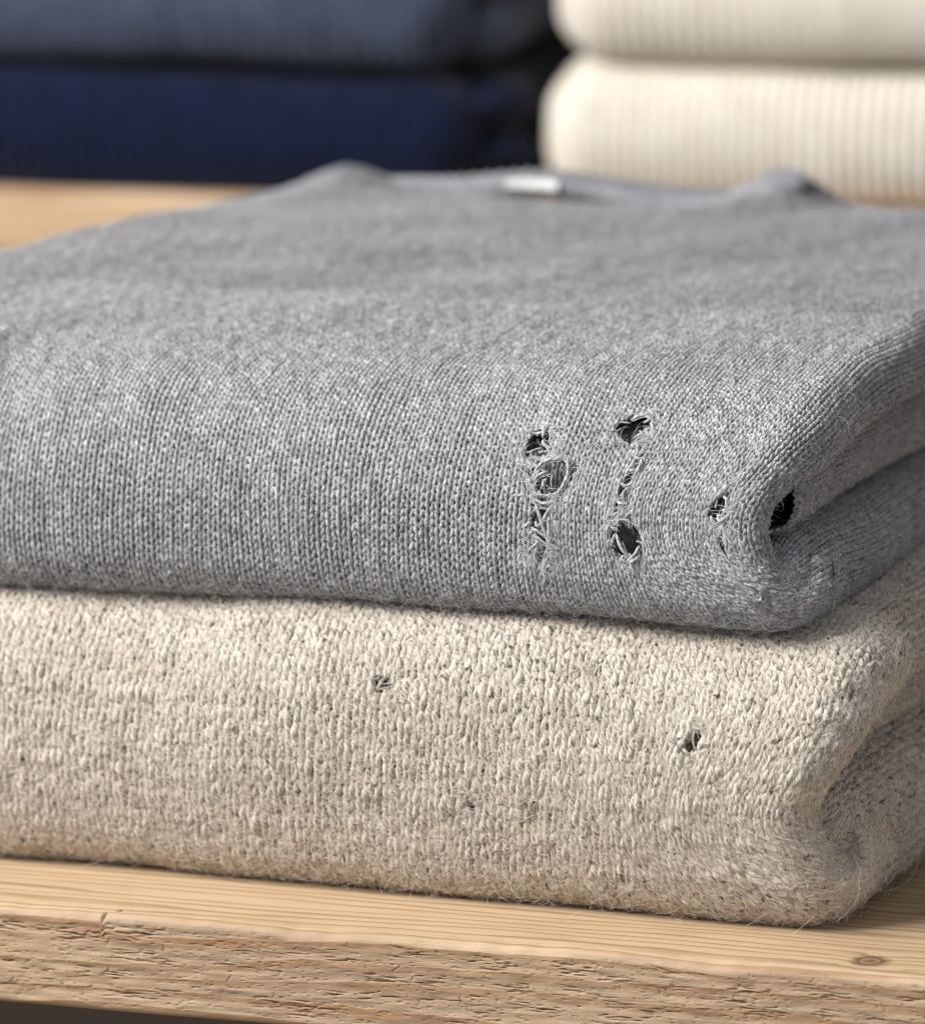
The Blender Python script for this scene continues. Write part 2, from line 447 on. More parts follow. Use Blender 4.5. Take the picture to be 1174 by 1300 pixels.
# broken yarn round the holes
def rim_hairs(S, holes, n, length, seed, K=7):
    r = np.random.default_rng(seed); out = []
    for (ha, hq, ra, rq, cut, reach, slit) in holes:
        m = int(n*(ra+rq)/0.8)
        # fibres grow in bunches from a few broken ends
        cen = r.random(9)*6.283; th = cen[r.integers(0, 9, m)]+r.normal(0, 0.16, m)
        d = 0.9+0.45*np.abs(r.normal(0, 0.6, m))
        A = np.zeros((m, K)); Q = np.zeros((m, K)); H = np.zeros((m, K))
        A[:, 0] = ha+ra*d*np.cos(th); Q[:, 0] = hq+rq*d*np.sin(th); H[:, 0] = 0.02
        bun = r.random(9)*6.283; dr = bun[r.integers(0, 9, m)]*0.0+th+np.where(r.random(m) < 0.35, math.pi, np.where(r.random(m) < 0.5, 1.6, -1.6))+r.normal(0, 0.5, m)
        L = length*(0.4+r.random(m))/(K-1); cv = r.normal(0, 0.10, m)
        for k in range(1, K):
            dr = dr+cv; A[:, k] = A[:, k-1]+np.cos(dr)*L; Q[:, k] = Q[:, k-1]+np.sin(dr)*L
            H[:, k] = H[:, k-1]+L*(0.9-1.5*k/K)*(0.4+r.random(m))
        P, N = S.frame(A, Q); out.append(P+N*(H+0.03)[..., None])
    return np.concatenate(out)
def frays(S, holes, r0, n, lens, seed, hmax=0.10):
    r = np.random.default_rng(seed); out = []
    for (ha, hq, ra, rq, cut, reach, slit) in holes:
        m = int(n*(0.6+ra+rq))
        for k in range(m):
            th = r.random()*6.283; rr_ = 0.90+0.35*r.random()
            a, q = ha+ra*rr_*math.cos(th), hq+rq*rr_*math.sin(th)
            dr = th+math.pi*(0.5 if r.random() < 0.5 else -0.5)+r.normal(0, 0.6)
            if r.random() < 0.3: dr = th+math.pi+r.normal(0, 0.5)
            L = lens*(0.5+r.random()); pts = [(a, q, 0.01)]
            hh = 0.02+r.random()*hmax
            for i in range(3):
                dr += r.normal(0, 0.25); a += math.cos(dr)*L/3; q += math.sin(dr)*L/3
                pts.append((a, q, hh if i < 2 else hh*r.random()))
            out.append(strand(S, pts, r0*(0.35+0.75*r.random()), K=12, sides=5))
    return out
hero = [  # rungs and slack loops of the long ladder on the left, and tufts at the rims
    [(20.2, 6.12, 0.02), (20.5, 6.06, 0.07), (20.85, 6.14, 0.02)], [(20.2, 5.97, 0.02), (20.5, 5.90, 0.08), (20.82, 5.98, 0.02)],
    [(20.25, 5.95, 0.04), (20.42, 5.6, 0.10), (20.58, 5.25, 0.10), (20.72, 5.0, 0.03)], [(20.68, 5.85, 0.04), (20.52, 5.55, 0.09), (20.5, 5.4, 0.05)],
    [(20.15, 5.35, 0.03), (20.4, 5.28, 0.10), (20.75, 5.05, 0.05)], [(20.18, 5.22, 0.03), (20.45, 5.1, 0.08), (20.7, 4.9, 0.04)],
    [(20.1, 4.82, 0.05), (20.25, 4.95, 0.12), (20.42, 5.08, 0.10)], [(20.6, 4.75, 0.03), (20.5, 4.5, 0.09), (20.62, 4.3, 0.03)],
    [(20.45, 4.4, 0.03), (20.62, 4.55, 0.08), (20.75, 4.42, 0.04)],
    [(20.15, 6.65, 0.03), (20.45, 6.85, 0.10), (20.8, 6.95, 0.04)], [(20.12, 6.5, 0.03), (20.35, 6.78, 0.12), (20.75, 6.9, 0.05)],
    [(20.15, 6.35, 0.03), (20.3, 6.5, 0.09), (20.5, 6.6, 0.03)], [(20.85, 6.9, 0.03), (21.0, 6.7, 0.12), (21.02, 6.35, 0.04)],
    [(21.0, 6.6, 0.03), (20.95, 6.3, 0.10), (20.8, 6.1, 0.04)],
    [(22.5, 8.05, 0.03), (22.62, 7.9, 0.12), (22.72, 7.75, 0.03)], [(22.0, 8.1, 0.03), (22.3, 8.2, 0.11), (22.6, 8.08, 0.04)],
    [(22.3, 7.55, 0.04), (22.5, 7.62, 0.12), (22.7, 7.6, 0.04)], [(22.35, 7.45, 0.03), (22.55, 7.3, 0.10), (22.6, 7.1, 0.04)],
    [(22.55, 7.2, 0.03), (22.62, 6.9, 0.09), (22.5, 6.6, 0.03)], [(22.75, 7.1, 0.03), (22.85, 6.85, 0.11), (22.8, 6.6, 0.04)],
    [(22.8, 6.4, 0.03), (22.7, 6.2, 0.09), (22.8, 6.0, 0.04)],
    [(22.55, 5.5, 0.04), (22.8, 5.66, 0.11), (23.15, 5.58, 0.04)], [(22.6, 5.35, 0.03), (22.75, 5.05, 0.10), (22.95, 4.8, 0.04)],
    [(22.95, 4.85, 0.05), (23.15, 4.95, 0.13), (23.32, 5.12, 0.05)], [(22.9, 4.75, 0.04), (23.1, 4.82, 0.12), (23.3, 4.95, 0.05)],
    [(22.9, 4.9, 0.04), (22.92, 4.6, 0.09), (23.0, 4.4, 0.03)], [(25.9, 6.3, 0.03), (26.1, 6.2, 0.10), (26.2, 6.0, 0.04)],
    [(26.0, 5.85, 0.04), (26.15, 5.75, 0.12), (26.28, 5.9, 0.04)], [(26.15, 5.7, 0.03), (26.3, 5.4, 0.09), (26.2, 5.1, 0.03)]]
hero += [[(20.3, 5.2, 0.03), (20.36, 5.0, 0.10), (20.28, 4.72, 0.08), (20.36, 4.5, 0.03)], [(20.62, 5.7, 0.03), (20.66, 5.3, 0.10), (20.6, 4.95, 0.04)],
         [(20.34, 4.6, 0.03), (20.5, 4.3, 0.09), (20.4, 4.05, 0.03)], [(20.55, 5.55, 0.03), (20.38, 5.4, 0.12), (20.3, 5.5, 0.05)],
         [(22.52, 7.1, 0.03), (22.7, 7.02, 0.08), (22.85, 7.08, 0.03)], [(22.5, 6.45, 0.03), (22.66, 6.38, 0.08), (22.85, 6.45, 0.03)],
         [(22.55, 6.05, 0.03), (22.72, 5.98, 0.09), (22.9, 6.02, 0.03)], [(22.55, 6.8, 0.03), (22.68, 6.72, 0.09), (22.82, 6.78, 0.03)]]
hero = [[(a-(0.34 if a > 25 else 0), q+0.21, h) for a, q, h in p] for p in hero]
put('frayed_yarn', merge([strand(grey_s, h, 0.034) for h in hero]+[strand(grey_s, [(p[0]+0.05, p[1]-0.04, p[2]*0.8) for p in h], 0.016) for h in hero]
    + frays(grey_s, grey_s.holes, 0.037, 15, 0.32, 9, 0.05)), GREY_L, grey, 'stuff')
hr = [fuzz(grey_s, 5000, 1.6, 11, 6.5, 27.4, 0.26, 0.55, 0.6, 71),
      fuzz(grey_s, 3000, 1.5, 4.5, 6.5, 27.4, 0.25, 0.5, 0.6, 72)]
for (ha, hq, ra, rq, cut, reach, slit) in grey_s.holes:
    hr.append(fuzz(grey_s, 120, hq-rq*1.7, hq+rq*1.7, ha-ra*1.9, ha+ra*1.9, 0.36, 0.6, 0.7, int(ha*10+hq), base=0.05))
hr = np.concatenate(hr)
put_hair('fuzz', hr, 0.0026, GREY_F, grey)
put_hair('frayed_fibres', rim_hairs(grey_s, grey_s.holes, 26, 0.30, 7), 0.0040, GREY_P, grey)
GREY_OBJECTS = grey

# side folds of the grey sweater
def ring_pts(xc, zc, rx, rz, n=14, sq=0.75):
    out = []
    for k in range(n+1):
        t = -math.pi*0.62+k/n*math.pi*1.24
        c, s_ = math.cos(t), math.sin(t)
        out.append((xc+rx*np.sign(c)*abs(c)**sq, zc+rz*np.sign(s_)*abs(s_)**sq))
    return out
def ring_full(xc, zc, rx, rz, n=20, sq=0.8):
    out = []
    for k in range(n+1):
        t = -math.pi+k/n*2*math.pi
        c, s_ = math.cos(t), math.sin(t)
        out.append((xc+rx*np.sign(c)*abs(c)**sq, zc+rz*np.sign(s_)*abs(s_)**sq))
    return out
dd = lambda seed, am: (lambda a, q, P: am*fnoise(q, a*0.5, seed, 0.5))
mid = Roll(ring_full(GX-1.35, 3.10, 1.15, 1.08), 1.40, 32, GZ, taper=0.24, pz=2.1, xoff=sm_interp(31, [(0, -0.12), (1.2, -0.30), (5, -0.45), (31, -0.3)]), disp=dd(21, 0.06))
low = Roll(ring_full(GX-1.15, 0.97, 1.12, 0.97), 0.15, 32, GZ, taper=0.80, xoff=sm_interp(31, [(0, 0.0), (4, 0.0), (31, 0.1)]), disp=dd(22, 0.06))
for S_, nm, lb in ((mid, 'sleeve_fold', 'middle fold with a dark open end'), (low, 'sleeve_fold', 'lowest fold resting on the oatmeal sweater')):
    h = S_.A
    o = put(nm, merge([knit(S_, GW, GR, GRAD, 0, 14, a0=h*0.18, a1=h*0.86, seg=10, sides=5, jit=0.004, seed=5),
                       knit(S_, GW, GR, GRAD, 14, S_.L, a0=h*0.18, a1=h*0.86, seg=6, sides=3, seed=5)]), GREY, grey)
    o['label'] = lb
    b = put('shade_backing', sheet(S_, 60, 80, -0.055), GREY_B, o) if False else None
    v, f, u = sheet(S_, 60, 80, -0.055)
    bo = mesh_np('shade_backing', v, f, GREY_B, o, u, origin=local(grey))

# ribbed neckband at the far end, with the white label sewn inside its back
def neckband():
    n, m = 960, 22
    th = np.linspace(0, 2*math.pi, n, endpoint=False); ph = np.linspace(0, 2*math.pi, m, endpoint=False)
    TH, PH = np.meshgrid(th, ph, indexing='ij')
    cx, cy, rx, ry = NECK
    side = np.abs(np.cos(TH))**6
    zc = 4.86+0.02*np.clip(np.sin(TH), 0, 1)+0.30*np.exp(-((TH-1.72)/0.30)**2)+side*np.where(np.cos(TH) > 0, 0.85, 0.05)
    hw, hz = 0.85-0.15*side, 0.36
    rib = 1+0.13*np.cos(TH*104)
    rr_x = rx+hw*np.cos(PH); rr_y = ry+hw*np.cos(PH)
    X = cx+rr_x*np.cos(TH); Y = cy+rr_y*np.sin(TH); Z = GZ+zc+hz*rib*np.sin(PH)
    i = np.arange(n)[:, None]; j = np.arange(m)[None, :]
    Fc = np.stack([i*m+j, ((i+1) % n)*m+j, ((i+1) % n)*m+(j+1) % m, i*m+(j+1) % m], -1).reshape(-1, 4)
    UV = np.zeros((len(Fc), 4, 2)); UV[:, :, 0] = (Fc//m)*0.08; UV[:, :, 1] = (Fc % m)/m
    o = mesh_np('neckband', np.stack([X, Y, Z], -1).reshape(-1, 3), Fc, GREY_N, grey, UV, origin=local(grey))
    o['label'] = 'ribbed crew neckband at the far end'
    return o
NECK = (-16.1, 29.6, 6.2, 2.0)
neckband()
def neck_label():
    X, Zz = np.meshgrid(np.linspace(-0.72, 0.72, 12), np.linspace(-0.18, 0.07, 8), indexing='ij')
    cx, cy, rx, ry = NECK
    Y = cy+ry-0.85+0.35*Zz-0.25*X**2
    V = np.stack([X+LBX, Y, GZ+5.33+Zz], -1)
    V2 = V+np.array([0, 0.05, 0])
    P = np.concatenate([V.reshape(-1, 3), V2.reshape(-1, 3)])
    n, m = X.shape; i = np.arange(n-1)[:, None]; j = np.arange(m-1)[None, :]
    A = np.stack([i*m+j, (i+1)*m+j, (i+1)*m+j+1, i*m+j+1], -1).reshape(-1, 4)
    Fc = np.concatenate([A, A[:, ::-1]+n*m])
    e = [np.array([[k*m, (k+1)*m, (k+1)*m+n*m, k*m+n*m] for k in range(n-1)]), np.array([[k*m+m-1, k*m+m-1+n*m, (k+1)*m+m-1+n*m, (k+1)*m+m-1] for k in range(n-1)])]
    Fc = np.concatenate([Fc]+e)
    o = mesh_np('neck_label', P, Fc, plain_mat('white_satin', (0.60, 0.60, 0.585), 0.7, 0), grey, origin=local(grey))
    o['label'] = 'small white woven label sewn inside the neck'
LBX = -17.15
neck_label()

# ------------------------------------------------------------------ oatmeal sweater (below)
b_prof = [(5, 0.1), (2.6, 0.02), (1.2, 0.06), (0.4, 0.55), (0.05, 1.6), (-0.05, 3.1), (0.25, 4.5), (1.0, 5.5), (2.4, 6.05), (5, 6.25), (12, 6.3), (20, 6.3), (28, 6.2), (31.5, 5.6), (33, 4.4), (33.3, 3)]
b_prof = [(y-0.8, z) for y, z in b_prof]
def b_disp(a, q, P):
    x, y = P[..., 0], P[..., 1]
    return 0.13*fnoise(x, q, 31, 0.35)+0.06*fnoise(x, q, 32, 1.0) - 0.16*(1/(1+np.exp(-(y-2.2)*3)))*(1/(1+np.exp((x+1.2)*3)))
beige_s = Wrap(b_prof, -30.0,
               xr=[(0, 0.75), (4.4, 0.75), (5.3, 0.45), (6.2, -0.15), (7.0, -0.2), (8.0, 0.45), (9.0, 0.8), (12, 0.95), (40, 1.2)],
               rr=[(0, 1.3), (4.4, 1.3), (5.8, 0.8), (6.8, 0.65), (7.8, 0.75), (9.0, 0.9), (12, 0.97), (40, 1.0)],
               thr=2.35, rl=1.5, thl=1.9, z0=0, disp=b_disp)
BW, BR, BRAD = 0.30, 0.262, 0.071
beige_s.holes = [(21.82, 8.90, 0.24, 0.20, 0.72, 1.5, 0), (29.08, 8.26, 0.24, 0.32, 0.72, 1.5, 0), (25.32, 6.63, 0.20, 0.17, 0.72, 1.5, 0),
                 (23.92, 6.63, 0.14, 0.24, 0.72, 1.5, 0), (26.52, 9.58, 0.16, 0.12, 0.72, 1.5, 0)]
beige = thing('oatmeal_sweater', (-13, 16, 0), 'chunky oatmeal fleecy sweater folded on the wooden shelf, under the grey one', 'sweater', None)
vis = lambda a, q: np.ones(np.shape(a), bool)
put('knit_stitches', merge([
    knit(beige_s, BW, BR, BRAD, 2.0, 13, a0=9.6, seg=14, sides=6, jit=0.020, rvar=0.15, seed=41, lean=0.19, amp=1.0, tilt=0.1, dz=0.6),
    knit(beige_s, BW, BR, BRAD, 2.0, 13, a0=0, a1=9.6, seg=9, sides=5, jit=0.016, rvar=0.15, seed=41, lean=0.19, amp=1.0, tilt=0.1, dz=0.6),
    knit(beige_s, BW, BR, BRAD, 13, beige_s.L, a0=28, seg=8, sides=4, jit=0.016, rvar=0.15, seed=41, lean=0.19, amp=1.0, tilt=0.1, dz=0.6),
]), BEIGE, beige, 'stuff')
put('shade_backing', sheet(beige_s, 240, 300, -0.08), BEIGE_B, beige)  # sheet carrying the painted shade of the stitch gaps
bmid = Roll(ring_full(-1.2, 3.90, 1.6, 0.80), 0.15, 32, 0, taper=0.1, xoff=sm_interp(31, [(0, -0.35), (4, -0.28), (31, 0.0)]), disp=dd(23, 0.08))
blow = Roll(ring_full(-0.85, 1.60, 1.6, 1.55), -0.2, 32, 0, taper=0.80, xoff=sm_interp(31, [(0, -0.1), (4, 0.1), (31, 0.2)]), disp=dd(24, 0.08))
for S_, lb in ((bmid, 'middle fold in shadow'), (blow, 'lowest fold resting on the wood')):
    h = S_.A
    o = put('sleeve_fold', merge([knit(S_, BW, BR, BRAD, 0, 14, a0=h*0.18, a1=h*0.86, seg=10, sides=5, jit=0.02, rvar=0.25, seed=45),
                       knit(S_, BW, BR, BRAD, 14, S_.L, a0=h*0.18, a1=h*0.86, seg=6, sides=3, seed=45)]), BEIGE, beige)
    o['label'] = lb
    v, f, u = sheet(S_, 60, 80, -0.08)
    mesh_np('shade_backing', v, f, BEIGE_B, o, u, origin=local(beige))
put('frayed_yarn', merge(frays(beige_s, beige_s.holes, 0.045, 12, 0.40, 19, 0.10)), BEIGE, beige, 'stuff')
put('inner_layer', sheet(beige_s, 90, 60, -0.20, q0=4, q1=12, a0=18, a1=31, holes=False), BEIGE_I, beige)  # layer darkened by colour so the holes look shaded
put_hair('frayed_fibres', rim_hairs(beige_s, beige_s.holes, 40, 0.36, 8), 0.0040, BEIGE_F, beige)
hb = np.concatenate([fuzz(beige_s, 17000, 2.0, 12.5, 9, beige_s.A-0.5, 0.36, 0.6, 0.45, 81, base=0.085),
                     fuzz(beige_s, 4500, 2.2, 5.2, 9, beige_s.A-0.5, 0.27, 0.6, 0.45, 82, base=0.085),
                     fuzz(beige_s, 60000, 2.2, 13, 9, beige_s.A-0.3, 0.20, 0.8, 0.10, 86, base=0.095),
                     fuzz(beige_s, 2500, 12.5, 20, 26, beige_s.A-0.5, 0.36, 0.6, 0.45, 181, base=0.085),
                     fuzz(beige_s, 110, 2.4, 5.0, 9, beige_s.A-0.5, 0.9, 0.2, 0.8, 83, base=0.085)])
put_hair('fuzz', hb, 0.0030, BEIGE_F, beige)
hb2 = np.concatenate([fuzz(S_, 4000, 0, 14, S_.A*0.2, S_.A*0.84, 0.36, 0.5, 0.45, 84+i, base=0.085) for i, S_ in enumerate((bmid, blow))])
put_hair('fuzz', hb2, 0.0030, BEIGE_F, beige)
hg2 = np.concatenate([fuzz(S_, 1800, 0, 12, S_.A*0.2, S_.A*0.84, 0.26, 0.5, 0.5, 88+i) for i, S_ in enumerate((mid, low))]
                     +[fuzz(S_, 900, 0, 0.12, S_.A*0.1, S_.A*0.9, 0.2, 0.5, 0.1, 90+i) for i, S_ in enumerate((mid, low))])
put_hair('fuzz', hg2, 0.0026, GREY_F, grey)

# ------------------------------------------------------------------ front shelf
def wood_mat(name, ya, za, pale, tan, brown, knot=None, off=0.0):
    t = NT(name)
    tc = t.n('ShaderNodeTexCoord'); sp = t.n('ShaderNodeSeparateXYZ'); t.l(tc.outputs['Object'], sp.inputs[0])
    wob = t.noise(t.obj(0.05, 0.5, 0.5), 1.0, 3, 0.5)
    wob2 = t.noise(t.obj(0.25, 1.5, 1.5), 1.0, 2, 0.5)
    r = t.math('ADD', t.math('MULTIPLY', sp.outputs[1], 100*ya), t.math('MULTIPLY', sp.outputs[2], 100*za))
    r = t.math('ADD', r, t.math('MULTIPLY', wob, 4.0))
    wob3 = t.noise(t.obj(0.01, 1.1, 0.2), 1.0, 2, 0.5)
    r = t.math('ADD', r, t.math('MULTIPLY', wob3, 2.2))
    if knot:
        mp = t.n('ShaderNodeMapping'); mp.inputs['Location'].default_value = (-knot[0]/0.30, -knot[1]/0.34, 0); mp.inputs['Scale'].default_value = (100/0.30, 100/0.34, 0)
        t.l(tc.outputs['Object'], mp.inputs['Vector']); ln = t.n('ShaderNodeVectorMath', operation='LENGTH'); t.l(mp.outputs[0], ln.inputs[0])
        kd = t.math('ADD', ln.outputs['Value'], t.math('MULTIPLY', t.noise(t.obj(), 5.0, 2, 0.5), 0.5)); t.kd = kd
        r = t.math('ADD', r, t.math('DIVIDE', 1.6, t.math('ADD', t.math('MULTIPLY', kd, kd), 0.8))); r = t.math('ADD', r, t.math('MULTIPLY', wob2, 0.9+off))
    ring = t.math('FRACT', r)
    late = t.ramp(ring, [(0.0, (0.05,)*3), (0.55, (0.15,)*3), (0.86, (0.85,)*3), (0.93, (1,)*3), (1.0, (0.0,)*3)])
    fine = t.noise(t.obj(0.5, 16, 16), 1.0, 4, 0.7)
    blot = t.noise(t.obj(0.12, 0.5, 0.5), 1.0, 4, 0.6)
    col = t.mix(late, pale, tan)
    col = t.mix(t.math('MULTIPLY', t.ramp(fine, [(0.45, (0,)*3), (0.75, (1,)*3)]), 0.45), col, brown)
    col = t.mix(t.math('MULTIPLY', t.ramp(blot, [(0.45, (0,)*3), (0.8, (1,)*3)]), 0.5), col, tan)
    return t, col, late, fine, sp

KNOT = (1.65, -2.35)
def front_wood():
    t, col, late, fine, sp = wood_mat('pine_wood', 2.3, 2.2, (0.54, 0.395, 0.25), (0.30, 0.19, 0.095), (0.24, 0.14, 0.072), knot=KNOT)
    # knot
    at = t.n('ShaderNodeAttribute', attribute_name='wear')
    wr = t.n('ShaderNodeSeparateColor'); t.l(at.outputs['Color'], wr.inputs[0])
    col = t.mix(wr.outputs[0], col, (0.17, 0.095, 0.05))            # darker brown in the cracks, pits and splits
    col = t.mix(t.math('MULTIPLY', wr.outputs[1], 0.6), col, (0.37, 0.265, 0.18))  # weathered sawn face
    col = t.mix(t.math('MULTIPLY', t.math('MULTIPLY', late, wr.outputs[1]), 0.75), col, (0.36, 0.19, 0.085))
    kf = t.ramp(t.math('DIVIDE', t.kd, 3.0), [(0.0, (0.95,)*3), (0.20, (0.75,)*3), (0.28, (0.45,)*3), (0.36, (0.95,)*3), (0.42, (0.7,)*3), (0.62, (0,)*3)])
    col = t.mix(t.math('MULTIPLY', kf, t.math('GREATER_THAN', sp.outputs[2], -0.003)), col, (0.10, 0.048, 0.022))
    t.l(col, t.p.inputs['Base Color'])
    t.p.inputs['Roughness'].default_value = 0.62; t.p.inputs['Specular IOR Level'].default_value = 0.3
    b = t.bump(late, 0.4, 0.02); b = t.bump(fine, 0.6, 0.02, b); b = t.bump(t.noise(t.obj(5, 14, 14), 1.0, 4, 0.75), 0.9, 0.02, b)
    t.l(b, t.p.inputs['Normal'])
    return t.m
PINE = front_wood()

SH_T = 2.12
shelf = None
def build_front_shelf():
    # cross-section runs: top back -> top front edge -> rounded arris -> face -> arris -> underside
    x = np.unique(np.concatenate([np.linspace(-60, -22, 40), np.linspace(-22, 5, 1200), np.linspace(5, 60, 60)]))
    top = [(40-(44.0*k/60), 0.0) for k in range(60)]
    near = [(-4.0+4.0-0.0, 0.0)]
    sec = [(40, 0)] + [(y, 0) for y in np.linspace(30, 2, 12)] + [(y, 0) for y in np.linspace(1.9, -3.15, 90)]
    r1 = 0.22
    for k in range(1, 9):
        th = k/8*math.pi/2; sec.append((-3.15-r1*math.sin(th), -r1*(1-math.cos(th))))
    for z in np.linspace(-r1, -SH_T+0.12, 125)[1:]: sec.append((-3.15-r1, z))
    for k in range(1, 6):
        th = k/5*math.pi/2; sec.append((-3.15-r1+0.12*(1-math.cos(th)), -SH_T+0.12-0.12*math.sin(th)))
    sec += [(y, -SH_T) for y in np.linspace(-3.0, 40, 14)]
    sec = np.array(sec)
    X, J = np.meshgrid(x, np.arange(len(sec)), indexing='ij')
    Y = sec[:, 0][J]; Z = sec[:, 1][J]
    face = np.clip((-3.10-Y)/0.2, 0, 1)*np.clip((Z+SH_T-0.0)/0.1, 0, 1)*(Z < -0.02)   # 1 on the front face
    edge = np.exp(-((Y+3.3)/0.35)**2-((Z+0.08)/0.3)**2)
    # rough sawn face: horizontal tears and short cracks
    ru = np.random.default_rng(5)
    depth = np.zeros_like(X)
    tear = fnoise(X*0.8, Z*7, 51, 1.6, 14); tear2 = fnoise(X*2.5, Z*16, 52, 2.0, 14)
    band = fnoise(X*0.5, Z*2.5, 53, 1.0, 8)
    depth += face*(0.007*np.clip(tear, -2, 2)+0.009*tear2+0.006*band)
    crack = np.zeros_like(X)
    zrow = [-0.42, -0.55, -0.85, -0.95, -1.25, -1.35, -1.62, -1.75, -0.33]
    def carve(cx, cz, w, fn, dp, k):
        a, b = np.searchsorted(x, (cx-w, cx+w)); q = slice(a, max(b, a+1))
        g = fn(X[q], Z[q])*face[q]
        depth[q] -= dp*g; crack[q] = np.maximum(crack[q], g*k)
    for c in range(150):                                    # torn grain: clumps of short level dashes
        gx = ru.uniform(-24, 5); gz = zrow[c % len(zrow)]+ru.normal(0, 0.06)
        for k in range(ru.integers(3, 10)):
            cx = gx+ru.normal(0, 0.20); cz = gz+ru.normal(0, 0.06)
            L = ru.uniform(0.03, 0.22); hgt = ru.uniform(0.007, 0.014); t1 = ru.normal(0, 0.04)
            carve(cx, cz, L*2, lambda a, b: np.exp(-((a-cx)/L)**4-((b-cz-t1*(a-cx)-0.006*np.sin(a*9+k))/hgt)**2), ru.uniform(0.01, 0.045), ru.uniform(0.4, 1))
    for k in range(1500):                                   # small pits
        cx = ru.uniform(-24, 5); cz = ru.uniform(-2.0, -0.15); L = ru.uniform(0.015, 0.07)
        carve(cx, cz, L*3, lambda a, b: np.exp(-((a-cx)/L)**2-((b-cz)/0.013)**2), 0.02, ru.uniform(0.15, 0.7))
    for k in range(60):                                     # short upright splits
        cx = ru.uniform(-24, 5); cz = ru.uniform(-1.9, -0.2); hgt = ru.uniform(0.03, 0.10); sl = ru.normal(0, 0.7)
        carve(cx, cz, 0.3, lambda a, b: np.exp(-((a-cx-(b-cz)*sl-0.03*np.sin((b-cz)*30+k))/0.018)**2-((b-cz)/hgt)**4), 0.02, 0.5)
    # growth-ring ridges on the face
    ringz = np.cos((Z*2.3+0.15*fnoise(X*0.3, 0*X, 54, 0.8, 6))*2*math.pi)
    wobble = 0.05*fnoise(X, 0*X, 55, 0.5, 6)*np.clip((2-Y)/4, 0, 1)
    dent = edge*(0.05*fnoise(X, 0*X, 56, 1.8, 10)+0.02*fnoise(X, Z, 57, 6, 10))
    Y2 = Y-depth-wobble
    Z2 = Z+dent-0.004*(Z > -0.01)*np.cos((Y*3.4)*2*math.pi)*0
    # the split running up over the arris at the left
    for cx, L, dp in ((-14.6, 0.35, 0.10), (-19.2, 0.25, 0.08)):
        g = np.exp(-((X-cx-(Y+3.2)*0.9-0.04*np.sin(Y*20))/0.035)**2)*np.exp(-((Y+3.15)/L)**4)*(Z > -0.5)
        Z2 -= dp*g; crack = np.maximum(crack, g*0.9)
    n, mq = X.shape
    V = np.stack([X, Y2, Z2], -1).reshape(-1, 3)
    i = np.arange(n-1)[:, None]; j = np.arange(mq-1)[None, :]
    Fc = np.stack([i*mq+j, i*mq+j+1, (i+1)*mq+j+1, (i+1)*mq+j], -1).reshape(-1, 4)
    knot = np.zeros_like(X)
    kx, ky = KNOT
    d = np.hypot((X-kx)/0.26, (Y-ky)/0.30)*(1+0.08*np.sin(5*np.arctan2(Y-ky, X-kx)))
    kn = np.clip(np.exp(-(d/0.85)**4)*0.9+0.8*np.exp(-((d-1.0)/0.16)**2)-0.35*np.exp(-((d-0.6)/0.12)**2), 0, 1)*(Z > -0.05)
    halo = np.exp(-(d/2.2)**2)*0.0
    global shelf
    o = mesh_np('shelf_board', V, Fc, PINE, None)
    ca = o.data.color_attributes.new('wear', 'FLOAT_COLOR', 'POINT')
    c = np.stack([np.clip(crack*1.1, 0, 1), face*(0.6+0.4*np.clip(band, -1, 1)), kn, np.ones_like(kn)], -1)
    ca.data.foreach_set('color', c.astype(np.float32).ravel())
    o['label'] = 'pale pine shelf board with rough cracked front edge and a knot, under the oatmeal sweater'
    o['category'] = 'shelf'
    o.rotation_euler = (0, 0, math.radians(2.4))
    o.location = (0, 0, 0)
    return o
build_front_shelf()

# ------------------------------------------------------------------ back shelf, wall, floor
BY, BZ = 60.0, 6.7
ROT_B = math.radians(8); PIV = Vector((-30*CM, BY*CM, 0))
def turn(o):
    o.matrix_world = Matrix.Translation(PIV) @ Matrix.Rotation(ROT_B, 4, 'Z') @ Matrix.Translation(-PIV) @ o.matrix_basis.copy()

def back_wood():
    t, col, late, fine, sp = wood_mat('back_pine_wood', 1.2, 1.15, (0.60, 0.44, 0.28), (0.40, 0.235, 0.125), (0.30, 0.18, 0.10))
    t.l(col, t.p.inputs['Base Color']); t.p.inputs['Roughness'].default_value = 0.6
    return t.m
def rbox(name, lo, hi, mat, bev=0.15, parent=None):
    import bmesh
    bm = bmesh.new(); bmesh.ops.create_cube(bm, size=1)
    for v in bm.verts:
        v.co = Vector([(lo[i]+hi[i])/2+v.co[i]*(hi[i]-lo[i]) for i in range(3)])*CM
    bmesh.ops.bevel(bm, geom=bm.edges[:], offset=bev*CM, segments=4, affect='EDGES', profile=0.5)
    me = bpy.data.meshes.new(name); bm.to_mesh(me); bm.free(); me.materials.append(mat)
    me.shade_smooth()
    o = bpy.data.objects.new(name, me); link(o, parent); return o
bs = rbox('shelf_board', (-90, BY-0.3, BZ-2.15), (30, BY+42, BZ), back_wood(), 0.2)
turn(bs)
bs['label'] = 'pine shelf board behind, carrying the navy stack and the cream stack'; bs['category'] = 'shelf'
dark = plain_mat('dark_wall_paint', (0.008, 0.008, 0.009), 0.9, 0)
wl = rbox('wall', (-160, 120, -90), (160, 124, 120), dark, 0.1); wl['kind'] = 'structure'
lw = rbox('wall', (-160, 44, -100), (100, 46, -4), plain_mat('brown_panel_paint', (0.17, 0.14, 0.12), 0.8, 0), 0.1); lw['kind'] = 'structure'
fl = rbox('floor', (-200, -200, -104), (200, 200, -100), plain_mat('dark_floor', (0.30, 0.25, 0.22), 0.7, 0), 0.1); fl['kind'] = 'structure'

